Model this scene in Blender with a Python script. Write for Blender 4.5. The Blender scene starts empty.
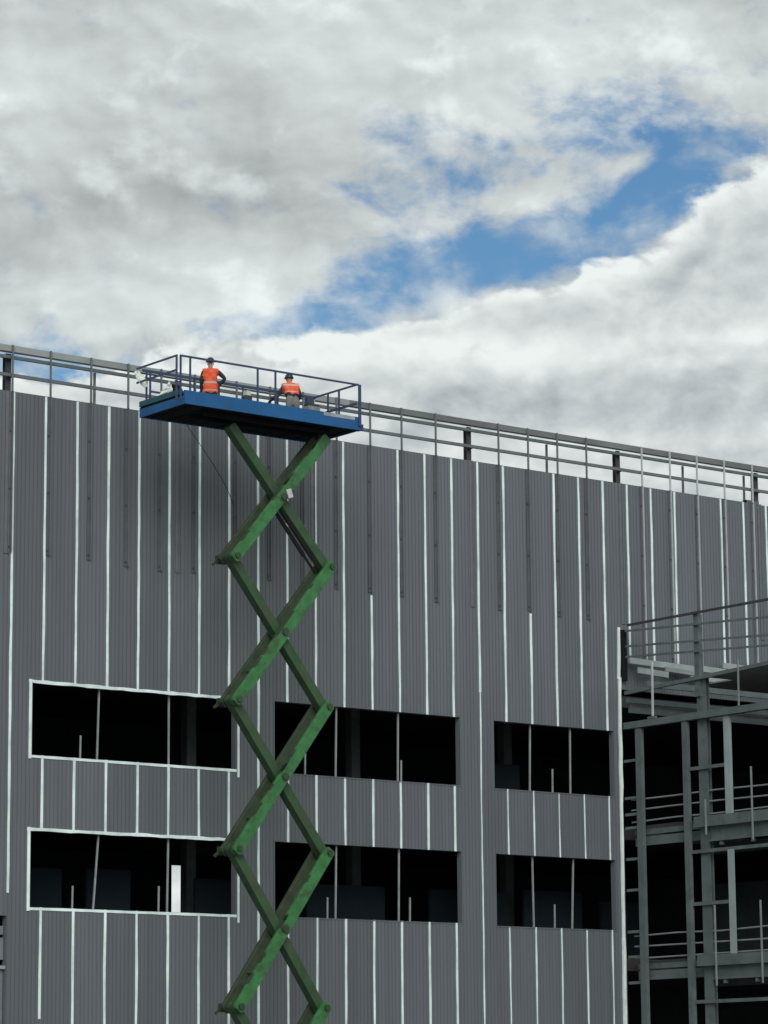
import bpy, bmesh, math, random
from mathutils import Vector, Matrix
random.seed(7)
S = bpy.context.scene
C = S.collection
GROUND = -1.3

# ------------------------------------------------------------------ materials
def nodes_of(m):
    m.use_nodes = True
    nt = m.node_tree
    return nt, nt.nodes, nt.links, nt.nodes['Principled BSDF']

def mat(name, col, rough=0.6, metal=0.0, var=0.12, scale=3.0, stretch=(1, 1, 1), dirt=None, dirt_amt=0.5, dirt_scale=4.0, bump=0.0, spec=0.4):
    m = bpy.data.materials.new(name)
    nt, N, L, B = nodes_of(m)
    B.inputs['Roughness'].default_value = rough
    B.inputs['Metallic'].default_value = metal
    B.inputs['Specular IOR Level'].default_value = spec
    tc = N.new('ShaderNodeTexCoord')
    mp = N.new('ShaderNodeMapping'); mp.inputs['Scale'].default_value = stretch
    L.new(tc.outputs['Object'], mp.inputs['Vector'])
    nz = N.new('ShaderNodeTexNoise'); nz.inputs['Scale'].default_value = scale
    nz.inputs['Detail'].default_value = 6; nz.inputs['Roughness'].default_value = 0.65
    L.new(mp.outputs['Vector'], nz.inputs['Vector'])
    rp = N.new('ShaderNodeValToRGB')
    a = [max(0, c * (1 - var)) for c in col]; b = [min(1, c * (1 + var)) for c in col]
    rp.color_ramp.elements[0].position = 0.3; rp.color_ramp.elements[0].color = (*a, 1)
    rp.color_ramp.elements[1].position = 0.7; rp.color_ramp.elements[1].color = (*b, 1)
    L.new(nz.outputs['Fac'], rp.inputs['Fac'])
    out = rp.outputs['Color']
    if dirt:
        n2 = N.new('ShaderNodeTexNoise'); n2.inputs['Scale'].default_value = dirt_scale
        n2.inputs['Detail'].default_value = 8; n2.inputs['Roughness'].default_value = 0.7
        L.new(tc.outputs['Object'], n2.inputs['Vector'])
        r2 = N.new('ShaderNodeValToRGB')
        r2.color_ramp.elements[0].position = 0.72 - dirt_amt * 0.4; r2.color_ramp.elements[0].color = (0, 0, 0, 1)
        r2.color_ramp.elements[1].position = 0.80 - dirt_amt * 0.3; r2.color_ramp.elements[1].color = (1, 1, 1, 1)
        L.new(n2.outputs['Fac'], r2.inputs['Fac'])
        mx = N.new('ShaderNodeMix'); mx.data_type = 'RGBA'
        L.new(r2.outputs['Color'], mx.inputs[0]); L.new(out, mx.inputs[6]); mx.inputs[7].default_value = (*dirt, 1)
        out = mx.outputs[2]
    L.new(out, B.inputs['Base Color'])
    if bump:
        bp = N.new('ShaderNodeBump'); bp.inputs['Strength'].default_value = bump; bp.inputs['Distance'].default_value = 0.02
        L.new(nz.outputs['Fac'], bp.inputs['Height']); L.new(bp.outputs['Normal'], B.inputs['Normal'])
    return m

M = dict(
    clad=mat('grey_cladding', (0.106, 0.119, 0.132), 0.5, 0, 0.10, 1.2, (2.5, 1, 0.12), spec=0.3),
    groove=mat('cladding_groove', (0.092, 0.103, 0.114), 0.55, 0, 0.1, 1.2, (2.5, 1, 0.12), spec=0.3),
    strip=mat('pale_joint_film', (0.63, 0.735, 0.725), 0.6, 0, 0.26, 1.6, (1, 1, 0.6), bump=0.4),
    trim=mat('pale_corner_trim', (0.68, 0.75, 0.73), 0.55, 0, 0.14, 2.5, bump=0.6),
    upright=mat('galvanised_channel', (0.120, 0.132, 0.142), 0.5, 0.1, 0.15, 2.0),
    palechan=mat('pale_galvanised_channel', (0.42, 0.44, 0.46), 0.5, 0.1, 0.15, 2.0),
    galv=mat('galvanised_steel', (0.20, 0.23, 0.23), 0.55, 0.1, 0.2, 1.5, (0.3, 1, 1)),
    galvpale=mat('pale_flashing', (0.24, 0.265, 0.26), 0.55, 0, 0.2, 1.2, (0.4, 1, 1)),
    galvdark=mat('dark_flashing', (0.13, 0.14, 0.142), 0.55, 0, 0.25, 1.2, (0.4, 1, 1)),
    webshade=mat('shaded_channel_web', (0.078, 0.086, 0.096), 0.6, 0, 0.15, 2.0),  # shade inside the channel, painted as a darker web colour
    darksteel=mat('dark_painted_steel', (0.042, 0.043, 0.050), 0.5, 0.1, 0.2, 2.0),
    primer=mat('grey_primer_steel', (0.092, 0.116, 0.117), 0.6, 0.0, 0.2, 1.2, dirt=(0.070, 0.088, 0.088), dirt_amt=0.5, dirt_scale=1.5),
    paleprimer=mat('pale_grey_post_paint', (0.235, 0.295, 0.295), 0.55, 0.0, 0.15, 1.5),
    flash=mat('bright_roof_flashing', (0.27, 0.31, 0.305), 0.5, 0.1, 0.2, 1.5),
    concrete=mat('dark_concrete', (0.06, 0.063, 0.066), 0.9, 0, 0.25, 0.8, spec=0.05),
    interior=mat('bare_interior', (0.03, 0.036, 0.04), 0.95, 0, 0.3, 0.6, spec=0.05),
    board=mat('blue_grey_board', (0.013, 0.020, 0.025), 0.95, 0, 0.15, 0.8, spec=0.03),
    mullion=mat('pale_prop', (0.24, 0.26, 0.265), 0.6, 0.0, 0.2, 3.0),
    louvre=mat('louvre_grey', (0.15, 0.17, 0.19), 0.5, 0.1, 0.15, 2.0),
    roof=mat('roof_membrane', (0.25, 0.26, 0.26), 0.8, 0, 0.15, 0.6),
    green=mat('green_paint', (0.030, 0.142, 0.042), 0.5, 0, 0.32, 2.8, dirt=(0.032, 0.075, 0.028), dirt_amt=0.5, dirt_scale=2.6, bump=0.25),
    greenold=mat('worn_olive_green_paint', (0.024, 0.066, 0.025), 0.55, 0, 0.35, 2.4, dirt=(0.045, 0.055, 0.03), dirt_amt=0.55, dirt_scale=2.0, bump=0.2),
    greendark=mat('dark_blotched_green_paint', (0.026, 0.045, 0.022), 0.6, 0, 0.4, 2.8, dirt=(0.05, 0.05, 0.036), dirt_amt=0.55, dirt_scale=2.2, bump=0.3),  # darker green with brownish blotches
    oil=mat('oily_black_steel', (0.016, 0.017, 0.016), 0.4, 0.2, 0.3, 5.0, dirt=(0.08, 0.085, 0.08), dirt_amt=0.35, dirt_scale=9),
    chrome=mat('worn_bare_metal', (0.55, 0.55, 0.52), 0.4, 0.5, 0.3, 14.0),
    blue=mat('blue_platform_paint', (0.005, 0.082, 0.225), 0.55, 0, 0.12, 1.3, dirt=(0.008, 0.06, 0.16), dirt_amt=0.4, dirt_scale=1.7),
    bluerail=mat('navy_rail_paint', (0.03, 0.05, 0.11), 0.45, 0, 0.2, 3.0),
    teal=mat('teal_toe_board', (0.012, 0.07, 0.095), 0.6, 0, 0.3, 3.0),
    under=mat('black_underside', (0.010, 0.010, 0.014), 0.85, 0, 0.3, 2.0, spec=0.1),
    deck=mat('deck_plate', (0.10, 0.11, 0.12), 0.7, 0, 0.2, 3.0),
    worn=mat('worn_pale_paint', (0.26, 0.29, 0.31), 0.7, 0, 0.3, 5.0, dirt=(0.05, 0.10, 0.2), dirt_amt=0.4, dirt_scale=6),
    rubber=mat('tyre_rubber', (0.02, 0.02, 0.02), 0.9),
    orange=None, skin=mat('skin', (0.36, 0.17, 0.11), 0.6, 0, 0.08, 8),
    navy=mat('navy_workwear', (0.018, 0.02, 0.035), 0.85, 0, 0.25, 9),
    grey_cloth=mat('grey_workwear', (0.15, 0.155, 0.15), 0.9, 0, 0.25, 9),
    helmet=mat('dark_helmet', (0.015, 0.02, 0.035), 0.4, 0, 0.1, 4),
    black=mat('black_boot', (0.012, 0.012, 0.012), 0.8),
    eye=mat('eye', (0.03, 0.02, 0.02), 0.2),
    white_sheet=mat('white_plastic_sheet', (0.62, 0.68, 0.62), 0.5, 0, 0.1, 4, bump=0.3),
    tool=mat('tool_casing', (0.03, 0.035, 0.04), 0.5, 0, 0.3, 8),
    palegreen=mat('pale_tool_part', (0.45, 0.5, 0.45), 0.5),
    yellow=mat('yellow_green_label', (0.42, 0.42, 0.10), 0.5),
    packing=mat('grey_packing', (0.20, 0.21, 0.21), 0.8, 0, 0.3, 6),
)

def sheet_tones(m):
    nt, N, L, B = nodes_of(m)
    src = B.inputs['Base Color'].links[0].from_socket
    tc = N.new('ShaderNodeTexCoord'); sp = N.new('ShaderNodeSeparateXYZ'); L.new(tc.outputs['Object'], sp.inputs[0])
    a = N.new('ShaderNodeMath'); a.operation = 'MULTIPLY_ADD'; L.new(sp.outputs['X'], a.inputs[0]); a.inputs[1].default_value = 1/.9899; a.inputs[2].default_value = (48 - 42.069)/.9899 + 60
    f = N.new('ShaderNodeMath'); f.operation = 'FLOOR'; L.new(a.outputs[0], f.inputs[0])
    wn = N.new('ShaderNodeTexWhiteNoise'); wn.noise_dimensions = '1D'; L.new(f.outputs[0], wn.inputs['W'])
    mp = N.new('ShaderNodeMapping'); mp.inputs['Scale'].default_value = (.25, 1, .12); L.new(tc.outputs['Object'], mp.inputs['Vector'])
    nz = N.new('ShaderNodeTexNoise'); nz.inputs['Scale'].default_value = 1.0; nz.inputs['Detail'].default_value = 5; L.new(mp.outputs['Vector'], nz.inputs['Vector'])
    k = N.new('ShaderNodeMath'); k.operation = 'MULTIPLY_ADD'; L.new(wn.outputs['Value'], k.inputs[0]); k.inputs[1].default_value = .16; k.inputs[2].default_value = .80
    k2 = N.new('ShaderNodeMath'); k2.operation = 'MULTIPLY_ADD'; L.new(nz.outputs['Fac'], k2.inputs[0]); k2.inputs[1].default_value = .28; L.new(k.outputs[0], k2.inputs[2])
    sc = N.new('ShaderNodeVectorMath'); sc.operation = 'SCALE'; L.new(src, sc.inputs[0]); L.new(k2.outputs[0], sc.inputs['Scale'])
    L.new(sc.outputs[0], B.inputs['Base Color'])
sheet_tones(M['clad']); sheet_tones(M['groove'])

def vest_mat(name, z1, z2):
    m = bpy.data.materials.new(name)
    nt, N, L, B = nodes_of(m)
    B.inputs['Roughness'].default_value = 0.75
    tc = N.new('ShaderNodeTexCoord'); sp = N.new('ShaderNodeSeparateXYZ'); L.new(tc.outputs['Object'], sp.inputs[0])
    nz = N.new('ShaderNodeTexNoise'); nz.inputs['Scale'].default_value = 9; nz.inputs['Detail'].default_value = 5
    L.new(tc.outputs['Object'], nz.inputs['Vector'])
    rp = N.new('ShaderNodeValToRGB')
    rp.color_ramp.elements[0].position = 0.3; rp.color_ramp.elements[0].color = (0.50, 0.055, 0.018, 1)
    rp.color_ramp.elements[1].position = 0.7; rp.color_ramp.elements[1].color = (0.80, 0.115, 0.035, 1)
    L.new(nz.outputs['Fac'], rp.inputs['Fac']); out = rp.outputs['Color']
    for lo, hi in (z1, z2):
        g = N.new('ShaderNodeMath'); g.operation = 'GREATER_THAN'; g.inputs[1].default_value = lo
        l = N.new('ShaderNodeMath'); l.operation = 'LESS_THAN'; l.inputs[1].default_value = hi
        L.new(sp.outputs['Z'], g.inputs[0]); L.new(sp.outputs['Z'], l.inputs[0])
        a = N.new('ShaderNodeMath'); a.operation = 'MULTIPLY'; L.new(g.outputs[0], a.inputs[0]); L.new(l.outputs[0], a.inputs[1])
        mx = N.new('ShaderNodeMix'); mx.data_type = 'RGBA'
        L.new(a.outputs[0], mx.inputs[0]); L.new(out, mx.inputs[6]); mx.inputs[7].default_value = (0.42, 0.36, 0.34, 1)
        out = mx.outputs[2]
    L.new(out, B.inputs['Base Color'])
    return m

# ------------------------------------------------------------------ mesh helpers
class MB:
    """collects shapes (in world coordinates) and links them as ONE mesh object"""
    def __init__(self): self.bm = bmesh.new()
    def box(self, x0, x1, y0, y1, z0, z1):
        v = [self.bm.verts.new(p) for p in ((x0,y0,z0),(x1,y0,z0),(x1,y1,z0),(x0,y1,z0),(x0,y0,z1),(x1,y0,z1),(x1,y1,z1),(x0,y1,z1))]
        for f in ((0,3,2,1),(4,5,6,7),(0,1,5,4),(1,2,6,5),(2,3,7,6),(3,0,4,7)): self.bm.faces.new([v[i] for i in f])
        return self
    def bar(self, a, b, w, h, up=(0, 0, 1)):
        a, b = Vector(a), Vector(b); d = (b - a).normalized(); up = Vector(up)
        s = d.cross(up)
        if s.length < 1e-4: s = d.cross(Vector((0, 1, 0)))
        s.normalize(); u = s.cross(d).normalized()
        v = []
        for p in (a, b):
            for i, j in ((-1,-1),(1,-1),(1,1),(-1,1)): v.append(self.bm.verts.new(p + s*(i*w/2) + u*(j*h/2)))
        for f in ((3,2,1,0),(4,5,6,7),(0,1,5,4),(1,2,6,5),(2,3,7,6),(3,0,4,7)): self.bm.faces.new([v[i] for i in f])
        return self
    def cyl(self, a, b, r, n=12, r2=None):
        a, b = Vector(a), Vector(b); d = (b - a).normalized()
        s = d.orthogonal().normalized(); u = d.cross(s)
        r2 = r if r2 is None else r2
        A = [self.bm.verts.new(a + (s*math.cos(t) + u*math.sin(t))*r) for t in [2*math.pi*i/n for i in range(n)]]
        Bv = [self.bm.verts.new(b + (s*math.cos(t) + u*math.sin(t))*r2) for t in [2*math.pi*i/n for i in range(n)]]
        for i in range(n):
            j = (i+1) % n; self.bm.faces.new((A[i], A[j], Bv[j], Bv[i]))
        self.bm.faces.new(A[::-1]); self.bm.faces.new(Bv)
        return self
    def tube(self, pts, r, n=8):
        pts = [Vector(p) for p in pts]; rings = []
        for k, p in enumerate(pts):
            d = (pts[min(k+1, len(pts)-1)] - pts[max(k-1, 0)]).normalized()
            s = d.cross(Vector((0.3, 1, 0.2))).normalized(); u = d.cross(s)
            rings.append([self.bm.verts.new(p + (s*math.cos(2*math.pi*i/n) + u*math.sin(2*math.pi*i/n))*r) for i in range(n)])
        for A, Bv in zip(rings, rings[1:]):
            for i in range(n):
                j = (i+1) % n; self.bm.faces.new((A[i], A[j], Bv[j], Bv[i]))
        self.bm.faces.new(rings[0][::-1]); self.bm.faces.new(rings[-1])
        return self
    def quad(self, *p):
        self.bm.faces.new([self.bm.verts.new(q) for q in p]); return self
    def poly_y(self, pts, y0, y1):
        """extrude an outline given in (x, z) from y0 to y1"""
        A = [self.bm.verts.new((x, y0, z)) for x, z in pts]; Bv = [self.bm.verts.new((x, y1, z)) for x, z in pts]
        n = len(pts)
        for i in range(n):
            j = (i+1) % n; self.bm.faces.new((A[i], A[j], Bv[j], Bv[i]))
        self.bm.faces.new(A[::-1]); self.bm.faces.new(Bv)
        return self
    def build(self, name, m, parent=None, bevel=0.0, smooth=False):
        bmesh.ops.recalc_face_normals(self.bm, faces=self.bm.faces[:])
        if bevel:
            es = [e for e in self.bm.edges if len(e.link_faces) == 2 and e.calc_face_angle(0) > 0.6]
            bmesh.ops.bevel(self.bm, geom=es, offset=bevel, segments=2, affect='EDGES', profile=0.5)
        me = bpy.data.meshes.new(name)
        org = world_loc(parent) if parent else None
        if parent:
            bmesh.ops.translate(self.bm, verts=self.bm.verts[:], vec=-org)
        self.bm.to_mesh(me); self.bm.free()
        if smooth:
            for p in me.polygons: p.use_smooth = True
        me.materials.append(m)
        o = bpy.data.objects.new(name, me); C.objects.link(o)
        if parent: o.parent = parent
        return o

def world_loc(o):
    v = Vector((0, 0, 0))
    while o: v += o.location; o = o.parent
    return v
def tag(o, label=None, cat=None, group=None, kind=None):
    if label: o['label'] = label
    if cat: o['category'] = cat
    if group: o['group'] = group
    if kind: o['kind'] = kind
    return o
def empty(name, loc, label, cat, group=None):
    o = bpy.data.objects.new(name, None); o.location = loc; o.empty_display_size = 0.3; C.objects.link(o)
    return tag(o, label, cat, group)

# ------------------------------------------------------------------ ground
g = MB(); g.quad((-900, -900, GROUND), (1100, -900, GROUND), (1100, 1100, GROUND), (-900, 1100, GROUND))
tag(g.build('ground', mat('gravel_ground', (0.24, 0.23, 0.21), 0.95, 0, 0.25, 0.6, bump=0.3)), kind='structure')

# ------------------------------------------------------------------ the clad building
YF = 70.0
TOP = 20.26
X0, X1 = 24.0, 92.0
bld = empty('clad_building', (48, YF, GROUND), 'tall unfinished hall clad in dark grey panels with pale vertical joints and open windows', 'building')
WIN = [(42.75, 49.22, 10.66, 12.56), (50.54, 57.13, 10.65, 12.62), (58.41, 63.08, 10.64, 12.61),
       (42.75, 49.22, 6.72, 8.70), (50.54, 57.13, 6.71, 8.75), (58.42, 63.04, 6.67, 8.74)]
HOLES = WIN + [(36.5, 42.05, 1.6, 6.48), (63.42, 90.0, GROUND, 13.9)]
PITCH = 0.9899; XJ = 42.069
joints = [XJ + PITCH*k for k in range(-18, 51)]

def holes_at(xa, xb):
    xm = (xa+xb)/2
    return sorted((h[2], h[3]) for h in HOLES if h[0] < xm < h[1])
def spans(xa, xb, top):
    z = GROUND; out = []
    for a, b in holes_at(xa, xb):
        if a > z: out.append((z, a))
        z = max(z, b)
    if z < top: out.append((z, top))
    return out

w = bmesh.new()
GW, GD = 0.030, 0.008
xs = []
for j in joints:
    for i in range(8):
        c = j + PITCH*i/8
        xs.append((c - GW/2, c + GW/2))
brk = sorted(set([X0, X1] + [v for p in xs for v in p if X0 < v < X1] + [v for h in HOLES for v in h[:2] if X0 < v < X1] + [68.96, 69.50]))
def is_groove(x): return any(a < x < b for a, b in xs)
gl = sorted(xs)
import bisect
starts = [a for a, b in gl]
def groove(x):
    i = bisect.bisect(starts, x) - 1
    return i >= 0 and gl[i][0] < x < gl[i][1]
face_g = []
prev = None
for xa, xb in zip(brk, brk[1:]):
    gv = groove((xa+xb)/2); y = YF + (GD if gv else 0)
    top = TOP + (0.09 if 68.95 < (xa+xb)/2 < 69.51 else (-0.02 if (xa+xb)/2 > 69.5 else 0))
    for za, zb in spans(xa, xb, top):
        f = w.faces.new([w.verts.new(p) for p in ((xa,y,za),(xb,y,za),(xb,y,zb),(xa,y,zb))]); f.material_index = 1 if gv else 0
        w.faces.new([w.verts.new(p) for p in ((xa,YF+.2,za),(xa,YF+.2,zb),(xb,YF+.2,zb),(xb,YF+.2,za))])   # inner face
        w.faces.new([w.verts.new(p) for p in ((xa,y,zb),(xb,y,zb),(xb,YF+.2,zb),(xa,YF+.2,zb))])            # top / sill
        w.faces.new([w.verts.new(p) for p in ((xa,y,za),(xa,YF+.2,za),(xb,YF+.2,za),(xb,y,za))])            # soffit
    if prev is not None and prev != y:
        for za, zb in spans(xa, xb, TOP - .03):
            ya, yb = sorted((prev, y))
            w.faces.new([w.verts.new(p) for p in ((xa,ya,za),(xa,yb,za),(xa,yb,zb),(xa,ya,zb))])
    prev = y
for x0, x1, z0, z1 in HOLES:
    for x in (x0, x1):
        w.faces.new([w.verts.new(p) for p in ((x,YF+.001,z0),(x,YF+.2,z0),(x,YF+.2,z1),(x,YF+.001,z1))])
mesh = MB(); mesh.bm.free(); mesh.bm = w
# normals are already consistent enough for opaque faces
wall = mesh.build('wall', M['clad'], bld)
wall.data.materials.append(M['groove'])

# pale joint strips, one part per joint of the part the photo can see
def wobble_strip(mb, x, z0, z1, wd, y, amp=0.009, step=0.75, thick=0.012):
    n = max(2, int((z1-z0)/step)); L = []; R = []
    dx = 0
    for i in range(n+1):
        z = z0 + (z1-z0)*i/n
        dx = dx*0.5 + random.uniform(-amp, amp)
        k = random.uniform(-0.006, 0.006)
        yy = y + random.uniform(-0.003, 0.003)
        L.append((x + dx - wd/2 - k, yy, z)); R.append((x + dx + wd/2 + k, yy, z))
    bm = mb.bm
    f = [(bm.verts.new(l), bm.verts.new(r)) for l, r in zip(L, R)]
    b = [(bm.verts.new((l[0], YF + GD + .002, l[2])), bm.verts.new((r[0], YF + GD + .002, r[2]))) for l, r in zip(L, R)]
    for i in range(n):
        bm.faces.new((f[i][0], f[i][1], f[i+1][1], f[i+1][0]))
        bm.faces.new((f[i][1], b[i][1], b[i+1][1], f[i+1][1]))
        bm.faces.new((b[i][0], f[i][0], f[i+1][0], b[i+1][0]))
    for i in (0, n):
        bm.faces.new((f[i][0], f[i][1], b[i][1], b[i][0]))
for k in range(-6, 34):
    x = XJ + PITCH*k
    lo = {0: 7.06, 1: 3.87}.get(k, GROUND + 0.5)
    if k < 0: lo = 7.1
    for za, zb in spans(x-.001, x+.001, TOP - .02 if k != 27 else TOP):
        za = max(za, lo)
        if k == 12 and zb > 15.9: za = max(za, 12.62); zb = 15.9
        if k == 18 and zb > 15.9: za = max(za, 12.61); zb = 15.9
        if 63.42 < x < 76 and za >= 13.8: za = 14.85
        if zb - za < .3: continue
        wd = 0.070 if x < 58 else 0.074
        if za < 10.7 and x > 58.4 and zb < 10.8: wd = 0.05
        if za < 10 and 57.5 < x < 58.2: wd = .05
        if abs(x - 57.91) < .1:
            mb = MB(); wobble_strip(mb, x, 13.4, zb, .078, YF - .012); mb.build('joint_strip', M['strip'], bld); zb = 13.39; wd = .045
        mb = MB(); wobble_strip(mb, x, za, zb, wd, YF - .012); mb.build('joint_strip', M['strip'], bld)

# window openings: each a part with its own posts
left_frames = (0, 3)
mulls = [[(44.75, 44.80), (47.03, 47.03)], [(52.65, 52.69), (54.86, 54.89)], [(59.78, 59.83), (61.36, 61.39)],
         [(44.67, 44.82), (47.0, 47.03)], [(52.62, 52.66), (54.85, 54.88)], [(59.85, 59.83), (61.33, 61.42)]]
props = [[44.22], [51.58, 54.97], [60.65], [44.02, 46.72], [52.33, 55.24], [60.64]]
for i, (x0, x1, z0, z1) in enumerate(WIN):
    fr = MB()
    if i in left_frames:
        wobble = MB(); wobble.bm.free()
        def strip_h(xa, xb, z, h, y0, jag):
            n = 24; P = []
            for q in range(n+1):
                xx = xa + (xb-xa)*q/n
                P.append((xx, z + random.uniform(-jag, jag), z + h + random.uniform(-jag, jag)))
            bm = fr.bm
            V = [[bm.verts.new((a, y0, b)), bm.verts.new((a, y0, c)), bm.verts.new((a, YF+.02, c)), bm.verts.new((a, YF+.02, b))] for a, b, c in P]
            for A, Bv in zip(V, V[1:]):
                for q in range(4):
                    r = (q+1) % 4; bm.faces.new((A[q], A[r], Bv[r], Bv[q]))
            bm.faces.new(V[0]); bm.faces.new(V[-1][::-1])
        strip_h(x0 - .12, x1 - .30, z1 - .015, .085, YF - .02, .012)                # head flashing
        strip_h(x0 - .10, x1 + .03, z0 - .075, .068, YF - .016, .005)               # sill
        fr.box(x0 - .11, x0 - .03, YF - .024, YF + .02, z0 - .10, z1 + .08)       # left jamb
        fr.box(x1 + .06, x1 + .12, YF - .024, YF + .01, z0 - .22, z1 - .32)       # right strip
        o = fr.build('window', M['strip'], bld)
        o['label'] = 'window opening edged with pale flashing'
    else:
        fr.box(x0 - .03, x0 - .004, YF - .008, YF + .02, z0, z1)
        fr.box(x1 + .004, x1 + .03, YF - .008, YF + .02, z0, z1)
        fr.box(x0 - .03, x1 + .03, YF - .008, YF + .02, z1 + .004, z1 + .03)
        fr.box(x0 - .03, x1 + .06, YF - .012, YF + .02, z0 - .035, z0 - .004)
        o = fr.build('window', M['clad'], bld)
    for a, b in mulls[i]:
        MB().bar((a + .10, YF + .16, z0 + .003), (b + .10, YF + .16, z1 - .003), .042, .042).build('mullion', M['mullion'], o)
    for a in props[i]:
        MB().bar((a + .08, YF + .12, z0 + .003), (a + .09, YF + .12, z0 + random.uniform(.58, .72)), .038, .038).build('guard_post', M['mullion'], o)

# louvre at the lower left
lv = MB()
for k in range(16):
    z = 5.30 + k*.075
    if z < 6.1: pass
lv.box(36.5, 42.03, YF + .12, YF + .15, 1.6, 5.1)
lv.box(36.5, 42.03, YF + .10, YF + .15, 5.36, 5.92)
lv.box(36.5, 42.03, YF + .12, YF + .15, 6.0, 6.22)
o = lv.build('louvre_panel', M['louvre'], bld)
MB().box(36.5, 42.045, YF + .02, YF + .16, 5.12, 5.21).build('louvre_rail', M['mullion'], o)
# white corner trim where the annex starts
ct = MB(); 
def trim_piece(xa, xb, z0, z1, wd, y):
    n = max(2, int((z1-z0)/.55)); V = []
    for q in range(n+1):
        t = q/n; x = xa + (xb-xa)*t + random.uniform(-.012, .012); k = wd/2 + random.uniform(-.012, .012)
        z = z0 + (z1-z0)*t
        V.append([ct.bm.verts.new((x-k, y, z)), ct.bm.verts.new((x+k, y, z)), ct.bm.verts.new((x+k, YF+.03, z)), ct.bm.verts.new((x-k, YF+.03, z))])
    for A, Bv in zip(V, V[1:]):
        for q in range(4):
            r = (q+1) % 4; ct.bm.faces.new((A[q], A[r], Bv[r], Bv[q]))
    ct.bm.faces.new(V[0]); ct.bm.faces.new(V[-1][::-1])
trim_piece(63.33, 63.37, 14.2, 15.78, .085, YF - .05)
trim_piece(63.24, 63.35, GROUND + .1, 14.26, .095, YF - .06)
ct.build('corner_trim', M['trim'], bld)
MB().box(63.40, 63.56, YF - .16, YF - .02, 14.15, 15.70).build('corner_gap_shade', M['under'], bld)  # dark box standing in for the shaded gap between wall and annex

# inside: floors, far wall with one open slot, end walls, roof, interior columns
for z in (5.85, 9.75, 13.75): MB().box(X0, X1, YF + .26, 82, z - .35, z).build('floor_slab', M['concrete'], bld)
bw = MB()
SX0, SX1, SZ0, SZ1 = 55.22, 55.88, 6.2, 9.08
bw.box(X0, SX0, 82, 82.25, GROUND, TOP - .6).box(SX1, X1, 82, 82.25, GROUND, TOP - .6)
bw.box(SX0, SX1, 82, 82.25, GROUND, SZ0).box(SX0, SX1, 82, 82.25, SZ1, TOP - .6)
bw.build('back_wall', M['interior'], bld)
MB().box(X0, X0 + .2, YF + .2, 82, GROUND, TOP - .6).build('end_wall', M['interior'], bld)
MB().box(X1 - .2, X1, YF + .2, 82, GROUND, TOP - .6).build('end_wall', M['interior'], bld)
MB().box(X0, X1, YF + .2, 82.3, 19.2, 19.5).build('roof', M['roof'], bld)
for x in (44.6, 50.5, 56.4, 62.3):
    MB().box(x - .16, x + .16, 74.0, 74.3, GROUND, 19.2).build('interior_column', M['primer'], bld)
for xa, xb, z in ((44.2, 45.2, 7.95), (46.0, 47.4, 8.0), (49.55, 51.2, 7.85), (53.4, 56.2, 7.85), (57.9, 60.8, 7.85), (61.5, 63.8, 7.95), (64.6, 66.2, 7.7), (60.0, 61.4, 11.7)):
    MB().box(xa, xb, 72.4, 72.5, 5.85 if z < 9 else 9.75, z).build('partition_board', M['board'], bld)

# steel frame standing above the cladding
def rail(z0, z1, y0, y1, m, name='parapet_rail'):
    MB().box(X0 + 4, X1 - 4, y0, y1, z0, z1).build(name, m, bld)
for xa, xb, m in ((X0 + 4, 53.2, M['galvpale']), (53.21, X1 - 4, M['galvdark'])):  # left stretch of the beam pale, right stretch darker
    cb = MB()
    cb.box(xa, xb, YF - .02, YF + .01, 21.33, 21.50).box(xa, xb, YF + .013, YF + .16, 21.47, 21.50).box(xa, xb, YF + .013, YF + .16, 21.33, 21.36)
    cb.build('parapet_beam', m, bld)
rail(21.15, 21.235, YF + .02, YF + .10, M['primer'])
rail(20.665, 20.75, YF + .02, YF + .10, M['upright'])
ups = [43.138 - 1.18*k for k in range(1, 8)] + [43.138, 44.414, 45.603, 46.68, 47.80, 49.20, 50.35, 51.50, 52.68, 53.887, 55.033, 56.302, 58.688, 59.839, 60.996, 62.161, 64.433, 65.608, 66.758, 67.933, 69.156] + [69.156 + 1.18*k for k in range(1, 6)]
for x in ups:
    right = x > 64
    zb = 14.87 if 64 < x < 76 else 15.93 + random.uniform(-.06, .06)
    m = M['palechan'] if right else M['upright']
    u = MB()
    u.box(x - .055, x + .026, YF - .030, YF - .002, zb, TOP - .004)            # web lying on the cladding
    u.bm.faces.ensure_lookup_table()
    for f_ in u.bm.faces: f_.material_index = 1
    u.box(x + .027, x + .050, YF - .085, YF - .002, zb, TOP - .004)            # flange standing out
    u.box(x - .010, x + .036, YF - .085, YF - .040, TOP - .002, 21.50)          # free part above the wall
    o = u.build('parapet_upright', m, bld); o.data.materials.append(M['webshade'])
    z = zb + .12
    while z < TOP - .5:
        b = MB(); b.cyl((x - .02, YF - .05, z), (x - .02, YF - .031, z), .028, 6); z += 1.55
        b.build('bolt', M['darksteel'], o)
for x in (30.1, 36.0, 41.9, 47.3, 51.9, 57.69, 63.60, 69.50, 75.4):
    s = MB()
    xx = x + .10
    s.box(xx - .085, xx + .085, YF + .205, YF + .22, 19.5, 21.32).box(xx - .085, xx + .085, YF + .35, YF + .365, 19.5, 21.32).box(xx - .012, xx + .012, YF + .221, YF + .349, 19.5, 21.32)
    s.box(xx - .06, xx + .06, YF + .105, YF + .204, 20.66, 20.75)
    s.build('stub_column', M['darksteel'], bld)
    u = MB(); u.box(x - .09, x + .012, YF - .022, YF - .002, 15.9, TOP - .004).box(x + .013, x + .035, YF - .05, YF - .002, 15.9, TOP - .004)
    if not 63 < x < 76: u.build('parapet_upright', M['upright'], bld)
    else: u.build('parapet_upright', M['upright'], bld)
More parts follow.
